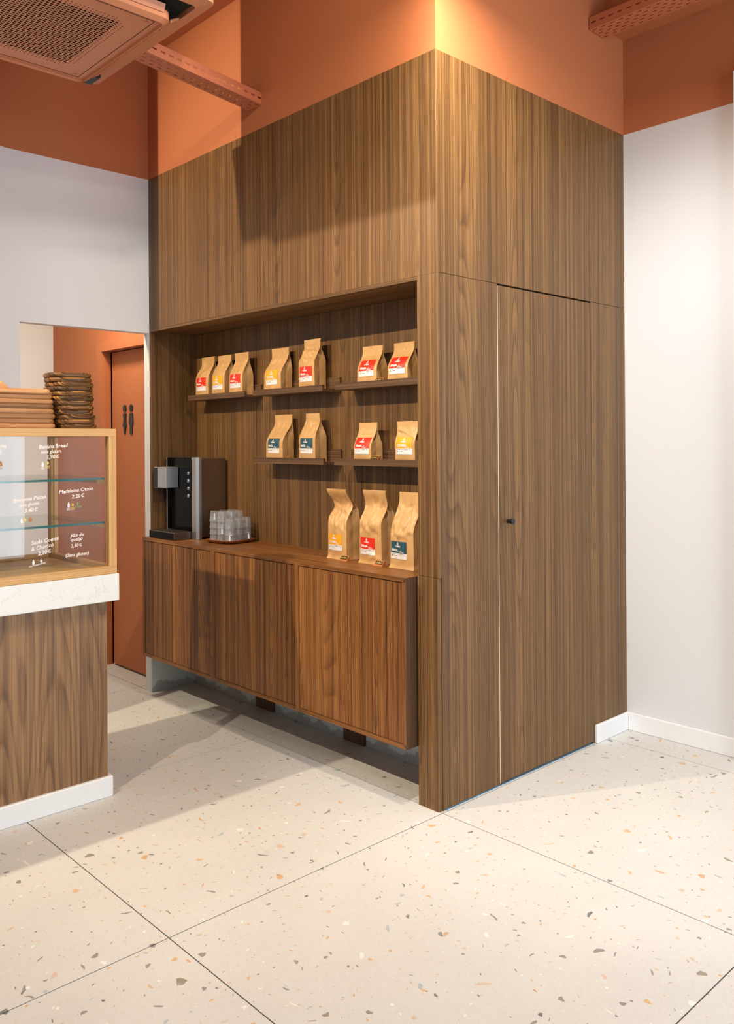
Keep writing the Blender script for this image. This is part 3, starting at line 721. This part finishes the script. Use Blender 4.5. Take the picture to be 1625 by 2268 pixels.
# ------------------------------------------------------------------ water dispenser
def dispenser():
    x0, x1, yf, yb, z0, z1 = -2.140, -1.815, 0.070, 0.262, TOP+0.012, 1.328
    t = thing('water_dispenser', ((x0+x1)/2, .15, TOP), 'black and steel water dispenser with drip tray in the niche corner', 'water dispenser')
    box('housing', (x0+.004, yf+.030, z0), (x1-.004, yb, z1-.004), M['steel'], t, bevel=.003, seg=2)
    box('front_panel', (x0+.010, yf+.006, z0+.01), (x1-.052, yf+.032, z1), M['blackgloss'], t, bevel=.002)
    box('side_rail', (x0, yf+.004, z0), (x0+.012, yf+.032, z1+.001), M['alu'], t, bevel=.002)
    m = MB(); pts = [(x1-.052, yf+.034), (x1-.052, yf+.010), (x1-.045, yf), (x1-.010, yf+.004), (x1, yf+.018), (x1, yf+.034)]; m.prism(pts, TOP+.001, z1+.002); m.build('column', M['alu'], t)
    h = box('spout_head', (x0+.004, yf-.075, 1.160), (x0+.135, yf+.005, 1.275), M['alu'], t, bevel=.003)
    box('spout_window', (x0+.0035, yf-.0765, 1.163), (x0+.042, yf-.070, 1.272), M['black'], h)
    for i in range(4):
        z = 1.242-.041*i
        k = MB(); k.lathe([(.0105, yf+.0065), (.0105, yf+.002), (.008, yf+.0005)], 20, (x1-.085, 0, z), axis='y'); b = k.build('button', M['alu'], t)
        k = MB(); k.prism([(x1-.0875, z-.004), (x1-.0835, z-.005), (x1-.0825, z+.003), (x1-.0865, z+.004)], yf+.0004, yf-.0002, axis='y'); k.build('button_mark', M['ink'], b)
    tr = box('drip_tray', (x0+.006, -.036, TOP+.001), (x1-.055, yf+.008, TOP+.042), M['steel_dark'], t, bevel=.002)
    box('drip_tray_front', (x0+.012, -.0385, TOP+.004), (x1-.062, -.0355, TOP+.038), M['blackgloss'], tr)
    slots = [(0.008+.0085*i, .008+.0085*i+.005, .006+.017*j, .006+.017*j+.012) for i in range(29) for j in range(5)]
    perforated('drip_grid', .256, .094, slots, .001, M['steel_dark'], tr, lambda u, v: (x0+.008+u, -.032+v, TOP+.0432))
    box('base', (x0+.02, yf+.04, TOP+.0005), (x1-.03, yb-.01, z0), M['black'], t)
dispenser()

# ------------------------------------------------------------------ wooden tray with tumblers
TC = (-1.608, 0.150)
def tray_and_glasses():
    m = MB(); z = TOP+.0005
    prof = [(0.082, z), (0.098, z+.006), (0.106, z+.017), (0.103, z+.018), (0.094, z+.010), (0.0, z+.009)]
    rings = []
    for r_, zz in prof[:-1]:
        rings.append([m.bm.verts.new((p[0], p[1], zz-z)) for p in rrect(2*r_, 2*r_, r_*0.45, 6)])
    n = len(rings[0])
    for j in range(len(rings)-1):
        for i in range(n): m.bm.faces.new((rings[j][i], rings[j][(i+1) % n], rings[j+1][(i+1) % n], rings[j+1][i]))
    m.bm.faces.new(rings[0][::-1]); m.bm.faces.new(rings[-1])
    o = m.build('serving_tray', M['tray_wood'], smooth=False); o.location = (TC[0], TC[1], z); o.rotation_euler = (0, 0, R(8))
    tag(o, 'small orange-brown wooden tray carrying stacked glass tumblers', 'tray')
    # inverted faceted tumbler: rim at the bottom
    m = MB(); fac = lambda i, n, zz: 1.0 if zz < .006 else (1.0 if i % 2 == 0 else .93)
    prof = [(.0278, 0), (.0288, .0015), (.0284, .004), (.0268, .007), (.0238, .042), (.0215, .0525), (.0180, .0555), (.0001, .0555), (.0001, .0490), (.0182, .0485), (.0222, .038), (.0256, .005), (.0262, 0)]
    m.lathe(prof, 20, close=True, scale=fac)
    g0 = None; zt_ = TOP+.0108; step = .0335; d = .0585
    LV = {4: ['bottom', 'second', 'third', 'top'], 3: ['bottom', 'middle', 'top']}
    for i in range(3):
        for j in range(3):
            cnt = 3 if i == 2 and j < 2 else 4
            if i == 2 and j == 2: cnt = 3
            nm = ('front', 'middle', 'back')[j]+' '+('left', 'centre', 'right')[i]
            a_ = R(8); u, v = (i-1)*d, (j-1)*d
            for k in range(cnt):
                if g0 is None: g = g0 = m.build('glass_tumbler', M['tumbler'], smooth=False)
                else: g = bpy.data.objects.new('glass_tumbler', g0.data); COL.objects.link(g)
                g.location = (TC[0]+u*math.cos(a_)-v*math.sin(a_)+random.uniform(-.0008, .0008), TC[1]+u*math.sin(a_)+v*math.cos(a_), zt_+k*step); g.rotation_euler = (0, 0, random.random()*6)
                tag(g, 'clear ribbed glass tumbler upside down, '+LV[cnt][k]+' one in the '+nm+' stack on the tray', 'glass', 'tumblers stacked on the tray')
tray_and_glasses()

# ------------------------------------------------------------------ counter with display case
def counter():
    yR, yL = -0.835, -3.2; xF = -1.030; xB = -1.62
    t = thing('service_counter', (-1.32, -1.9, 0), 'walnut-fronted service counter with white stone top and white plinth', 'counter')
    box('front_panel', (xF-.018, yL, .07), (xF, yR, .782), M['wood_counter'], t)
    box('side_panel', (xB, yR-.018, .07), (xF-.0185, yR, .782), M['wood_counter'], t)
    m = MB(); m.box((xF-.002, yL, 0), (-1.014, yR+.016, .081), bevel=.003); m.build('plinth', M['white_gloss'], t)
    box('plinth', (xB, yR-.01, 0), (xF-.003, yR+.016, .081), M['white_gloss'], t)
    m = MB(); m.box((xB-.02, yL, .782), (-.996, -.797, .890), bevel=.003, seg=2); m.build('stone_top', M['stone'], t)
    box('back_panel', (xB, yL, .0), (xB+.018, yR-.02, .78), M['wood_counter'], t)
    # display case
    z0, z1 = .891, 1.468; xf, xb = -1.006, -1.600; ye = -.802
    c = thing('display_case', (-1.3, -1.9, z0), 'oak-framed glass pastry display case on the stone counter', 'display case')
    fz, fy = .030, .032
    box('top_rail', (xf-.030, yL, z1-fz), (xf, ye, z1), M['oak'], c, bevel=.0008)
    box('bottom_rail', (xf-.030, yL, z0), (xf, ye, z0+fz), M['oak'], c, bevel=.0008)
    box('corner_post', (xf-.030, ye-fy, z0+fz), (xf-.0003, ye-.0003, z1-fz), M['oak_v'], c)
    box('corner_post', (xb, ye-fy, z0+fz), (xb+.035, ye-.0003, z1-fz), M['oak_v'], c)
    box('end_rail', (xb, ye-fy, z0), (xf-.0303, ye, z0+fz), M['wood_y'] if False else M['oak'], c)
    box('end_rail', (xb, ye-fy, z1-fz), (xf-.0303, ye, z1), M['oak'], c)
    box('base_board', (xb, yL, z0), (xf-.0305, ye-fy-.0003, z0+.012), M['oak'], c)
    box('roof_board', (xb, yL, z1-.018), (xf-.0305, ye-fy-.0003, z1-.001), M['oak'], c)
    box('back_rail', (xb, yL, z0+.013), (xb+.020, ye-fy-.001, z0+fz), M['oak'], c)
    pane = box('front_pane', (xf-.022, yL, z0+fz), (xf-.017, ye-fy, z1-fz), M['pane'], c)
    box('end_pane', (xb+.035, ye-.020, z0+fz), (xf-.030, ye-.015, z1-fz), M['pane'], c)
    for (zs, nm) in ((1.269, 1), (1.093, 2)):
        s = box('glass_shelf', (xb+.03, yL, zs-.004), (xf-.034, ye-fy-.004, zs+.004), M['shelfglass'], c)
        box('shelf_edge', (xf-.034, yL, zs-.0042), (xf-.0325, ye-fy-.004, zs+.0042), M['glassedge'], s)
    for zs in (1.259, 1.083): box('shelf_support', (xb+.035, ye-fy-.003, zs-.010), (xf-.034, ye-.022, zs+.005), M['oak'], c)
    # hand lettering on the front pane (x right = +Y, up = +Z)
    def write(txt, y, z, size, mat='print', rot=6.0, align='CENTER'):
        v, f = get_text(txt, size, align=align, shear=0.18, bold=size*.012)
        ca, sa = math.cos(R(rot)), math.sin(R(rot))
        me = bpy.data.meshes.new('lettering'); me.from_pydata([(xf-.0163, y+q.x*ca-q.y*sa, z+q.x*sa+q.y*ca) for q in v], [], f); me.materials.append(M[mat])
        link('lettering', me, pane)
    def icon(kind, y, z, mat):
        pts = {'bottle': [(-.004, -.009), (.004, -.009), (.0045, .001), (.002, .005), (.002, .009), (-.002, .009), (-.002, .005), (-.0045, .001)],
               'egg': [(.0038*math.cos(a)*(1-.2*math.sin(a)), .0062*math.sin(a)) for a in [i*math.pi/6 for i in range(12)]],
               'wheat': [(-.001, -.009), (.001, -.009), (.001, -.004), (.006, -.001), (.001, 0), (.005, .004), (.001, .004), (.0, .010), (-.001, .004), (-.005, .004), (-.001, 0), (-.006, -.001), (-.001, -.004)],
               'nut': [(-.006, -.008), (.006, -.008), (.007, 0), (.004, .007), (-.002, .010), (-.006, .004)]}[kind]
        me = bpy.data.meshes.new('icon'); me.from_pydata([(xf-.0163, y+a, z+b) for a, b in pts], [], [tuple(range(len(pts)))]); me.materials.append(M[mat])
        link('icon', me, pane)
    S = .0205
    write('Pistache', -1.262, 1.396, S, rot=2); write('3.80 €', -1.266, 1.375, S*.9, rot=2); icon('nut', -1.250, 1.338, 'tagwood'); write('FRUITS\nNOIX', -1.254, 1.325, .008, 'tagwood', 8)
    write('Banana Bread', -1.052, 1.394, S, rot=3); write('sans gluten', -1.062, 1.375, S*.85, rot=3); write('3,90 €', -1.054, 1.354, S, rot=3)
    icon('bottle', -1.094, 1.333, 'print'); write('LAIT\nMILK', -1.095, 1.319, .007); icon('egg', -1.074, 1.337, 'gold'); write('OEUF\nEGG', -1.074, 1.322, .007, 'gold')
    write('Brownie Pécan', -1.143, 1.198, S, rot=5); write('sans gluten', -1.146, 1.178, S*.85, rot=5); write('3.40€', -1.138, 1.155, S, rot=4)
    icon('bottle', -1.174, 1.124, 'print'); icon('egg', -1.160, 1.126, 'gold'); icon('nut', -1.142, 1.126, 'tagwood')
    write('Madeleine Citron', -.962, 1.222, S*.95, rot=4); write('2.20€', -.955, 1.199, S, rot=4)
    icon('bottle', -.993, 1.174, 'print'); write('LAIT\nMILK', -.994, 1.158, .007); icon('egg', -.977, 1.173, 'gold'); write('OEUF\nEGG', -.977, 1.159, .007, 'gold'); icon('wheat', -.957, 1.176, 'green'); write('GLUTEN', -.956, 1.161, .008, 'green', 4)
    write('Sablé Comté', -1.086, 1.036, S, rot=6); write('& Chorizo', -1.096, 1.013, S, rot=8); write('2,20€', -1.088, .992, S, rot=8)
    icon('bottle', -1.131, .965, 'print'); write('LACTOSE', -1.131, .949, .008); icon('wheat', -1.102, .967, 'print'); write('GLUTEN', -1.100, .954, .008)
    write('pão de', -.960, 1.048, S*.95, rot=2); write('queijo', -.962, 1.032, S*.95, rot=2); write('3,10€', -.962, 1.008, S*.9, rot=4); write('(Sans gluten)', -.960, .973, S*.9, rot=1)
counter()

# ------------------------------------------------------------------ stacks of serving boards on the case
ORD = ['bottom', 'second', 'third', 'fourth', 'fifth', 'sixth', 'seventh', 'eighth', 'ninth', 'tenth', 'eleventh', 'twelfth']
def boards():
    zc = 1.4685
    def proto(w, l, r, th):
        m = MB(); rings = []
        for k, zz in ((.965, 0), (.99, th*.2), (1, th*.5), (.99, th*.8), (.965, th*.97)):
            rings.append([m.bm.verts.new((p[0], p[1], zz)) for p in rrect(w-(1-k)*.2, l-(1-k)*.2, r, 6)])
        n = len(rings[0])
        for j in range(4):
            for i in range(n): m.bm.faces.new((rings[j][i], rings[j][(i+1) % n], rings[j+1][(i+1) % n], rings[j+1][i]))
        m.bm.faces.new(rings[0][::-1]); m.bm.faces.new(rings[-1]); return m
    th = .0188; o0 = None; n = 8
    for i in range(n):
        if o0 is None: o = o0 = proto(.26, .36, .035, th).build('serving_board', M['board'])
        else: o = bpy.data.objects.new('serving_board', o0.data); COL.objects.link(o)
        j = -.004 if i < 6 else (-.010 if i == 6 else -.018)
        o.location = (-1.165+random.uniform(-.006, .004), -1.206+j+random.uniform(-.003, .003), zc+i*th); o.rotation_euler = (0, 0, random.uniform(-.02, .02))
        o.data = o.data
        tag(o, ('top' if i == n-1 else ORD[i])+(' board' if i in (0, n-1) else ' board from the bottom')+' in the stack of rectangular pale wooden boards', 'serving board', 'rectangular boards stacked on the display case')
    th = .0184; o0 = None; n = 12
    for i in range(n):
        if o0 is None: o = o0 = proto(.17, .168, .06, th).build('coaster_board', M['board_dark'])
        else: o = bpy.data.objects.new('coaster_board', o0.data); COL.objects.link(o)
        o.location = (-1.125+random.uniform(-.004, .003), -.934-.0012*i+random.uniform(-.004, .004), zc+i*th); o.rotation_euler = (0, 0, random.uniform(-.15, .15))
        tag(o, ('top' if i == n-1 else ORD[i])+(' board' if i in (0, n-1) else ' board from the bottom')+' in the stack of dark rounded wooden boards', 'serving board', 'rounded dark boards stacked on the display case')
    m = MB(); zt_ = zc+8*.0188
    m.prism([(-1.262, zt_+.001), (-1.185, zt_+.001), (-1.214, zt_+.028), (-1.226, zt_+.012)], -1.10, -1.16, axis='x')
    # prism along x: points are (y, z)
    o = m.build('wooden_wedge', M['oak']); tag(o, 'small pale triangular wooden block on top of the rectangular boards', 'wooden block')
boards()

# ------------------------------------------------------------------ restroom pictograms on the door
def sign():
    y = .128
    def fig(name, cx, body, label):
        t = thing(name, (cx, y, 1.48), label, 'sign', 'restroom pictograms on the door')
        m = MB(); pts = [(cx+.021*math.cos(a), 1.626+.022*math.sin(a)) for a in [2*math.pi*i/20 for i in range(20)]]; m.prism(pts, y-.006, y-.0005, axis='y'); m.build('head', M['black'], t)
        m = MB(); m.prism([(cx+a, b) for a, b in body], y-.006, y-.0005, axis='y'); m.build('body', M['black'], t)
    w = [(-.021, 1.590), (-.015, 1.594), (.015, 1.594), (.021, 1.590), (.015, 1.560), (.016, 1.545), (.027, 1.512), (.013, 1.512), (.008, 1.467), (-.008, 1.467), (-.013, 1.512), (-.027, 1.512), (-.016, 1.545), (-.015, 1.560)]
    mn = [(-.020, 1.594), (.020, 1.594), (.025, 1.550), (.026, 1.528), (.016, 1.518), (.016, 1.466), (-.016, 1.466), (-.016, 1.518), (-.026, 1.528), (-.025, 1.550)]
    fig('restroom_sign', -2.722, w, 'black woman pictogram on the terracotta restroom door')
    fig('restroom_sign', -2.640, mn, 'black man pictogram on the terracotta restroom door')
sign()

# ------------------------------------------------------------------ ceiling air conditioner
def aircon():
    cx, cy, z = -0.901, -1.171, 2.978
    t = thing('ceiling_air_conditioner', (cx, cy, z), 'square terracotta-painted ceiling cassette air conditioner with perforated grille', 'air conditioner')
    def ring(h0, h1, za, zb, mat, name, r0, r1):
        m = MB(); A = [(p[0]+cx, p[1]+cy) for p in rrect(2*h0, 2*h0, r0, 5)]; B = [(p[0]+cx, p[1]+cy) for p in rrect(2*h1, 2*h1, r1, 5)]; n = len(A)
        rows = [(A, za+.012), (A, zb), (B, zb), (B, za)]
        vs = [[m.bm.verts.new((p[0], p[1], zz)) for p in P_] for P_, zz in rows]
        for j in range(4):
            for i in range(n): m.bm.faces.new((vs[j][i], vs[j][(i+1) % n], vs[(j+1) % 4][(i+1) % n], vs[(j+1) % 4][i]))
        return m.build(name, mat, t)
    ring(.475, .425, z, z+.028, M['ac'], 'outer_frame', .03, .02)
    box('outlet_recess', (cx-.424, cy-.424, z+.020), (cx+.424, cy+.424, z+.027), M['dark'], t)
    box('housing', (cx-.42, cy-.42, z+.029), (cx+.42, cy+.42, CE-.001), M['orange_metal'], t)
    # vanes on the four sides
    for i in range(4):
        m = MB(); m.prism([(.374, -.036), (.412, -.012), (.410, -.006), (.374, -.024)] if i != 0 else [(.366, -.030), (.378, -.004), (.374, -.002), (.363, -.026)], -.325, .325, axis='y')
        o = m.build('vane', M['ac']); o.parent = t; o.matrix_parent_inverse = Matrix.Identity(4); o.rotation_euler = (0, 0, R(90*i))
    # inner panel: frame around a perforated grille
    hw = .362; zi = z-.048
    m = MB(); A = rrect(2*hw, 2*hw, .035, 6); n = len(A)
    rows = [(1.0, zi+.010), (1.0, zi+.045)]
    g = .262
    m.prism([(p[0]+cx, p[1]+cy) for p in A], zi+.030, zi+.045); m.build('inner_panel', M['dark'], t)
    ring(hw, hw-.020, zi-.010, zi+.032, M['ac'], 'inner_frame', .035, .025)
    L = 2*(hw-.020); slots = []; p = .0150; N = int(2*g/p)
    for i in range(N):
        for j in range(N):
            u = (i-N/2+.5)*p; v = (j-N/2+.5)*p
            e = max(abs(u), abs(v)); f = .0112 if e < g-.035 else .0060
            if abs(u)+abs(v) > 2*g-.06: continue
            slots.append((L/2+u-f/2, L/2+u+f/2, L/2+v-f/2, L/2+v+f/2))
    perforated('grille', L, L, slots, .0015, M['ac'], t, lambda u, v: (cx-L/2+u, cy-L/2+v, zi+.001))
    box('corner_gap_shade', (cx-.428, cy+.345, z-.016), (cx-.335, cy+.428, z+.010), M['black'], t, bevel=.004)  # black block painted for the dark gap at the panel corner
    # thin groove and latch marks
    m = MB(); q = hw-.045
    for (a, b) in (((-q, -q), (q, -q+.002)), ((-q, q-.002), (q, q)), ((-q, -q), (-q+.002, q)), ((q-.002, -q), (q, q))):
        m.box((cx+a[0], cy+a[1], zi-.0008), (cx+b[0], cy+b[1], zi-.0001))
    m.build('groove', M['dark'], t)
    for (a, b) in ((.295, .295), (-.295, .295)):
        m = MB(); m.prism([(cx+a-.010, cy+b), (cx+a, cy+b-.010), (cx+a+.010, cy+b), (cx+a, cy+b+.010)], zi-.0012, zi-.0002); m.build('latch', M['orange_metal'], t)
aircon()

# ------------------------------------------------------------------ perforated cable trays
def cable_tray(origin, ang, L, Wd, hh, label):
    t = thing('cable_tray', origin, label, 'cable tray', 'perforated cable trays under the ceiling')
    ca, sa = math.cos(ang), math.sin(ang); O = Vector(origin)
    def P(u, v, w): return O+Vector((u*ca-v*sa, u*sa+v*ca, w))
    n = int(L/.045); slots = []
    rows = 5 if Wd > .11 else 3
    for i in range(n):
        for r_ in range(rows):
            v = Wd*(r_+.7)/(rows+.4); a = .008+i*.045+(.018 if r_ % 2 else 0)
            if a+.022 < L: slots.append((a, a+.022, v-.0035, v+.0035))
    perforated('tray_bottom', L, Wd, slots, .0014, M['orange_metal'], t, lambda u, v: P(u, v, 0))
    sl = [(.010+i*.045, .010+i*.045+.024, hh*.5-.004, hh*.5+.004) for i in range(n) if .034+i*.045 < L]
    for vv in (0, Wd): perforated('tray_side', L, hh, sl, .0014, M['orange_metal'], t, lambda u, w, vv=vv: P(u, vv, w))
    for vv, s in ((0, 1), (Wd, -1)):
        perforated('tray_lip', L, .010, [], .0014, M['orange_metal'], t, lambda u, w, vv=vv, s=s: P(u, vv+s*w, hh))
cable_tray((-1.205, -0.012, 3.010), R(-90+11), .74, .100, .055, 'slotted terracotta cable tray running from the wall to the air conditioner')
cable_tray((0.004, 1.060, 3.316), 0.0, 1.6, .130, .055, 'slotted terracotta cable tray under the ceiling above the white wall')

# lamp in the corridor to the restrooms
area('corridor_lamp', (-2.50, -.35, 2.66), (-2.50, -.35, 0), .20, .20, 19, WARM2)
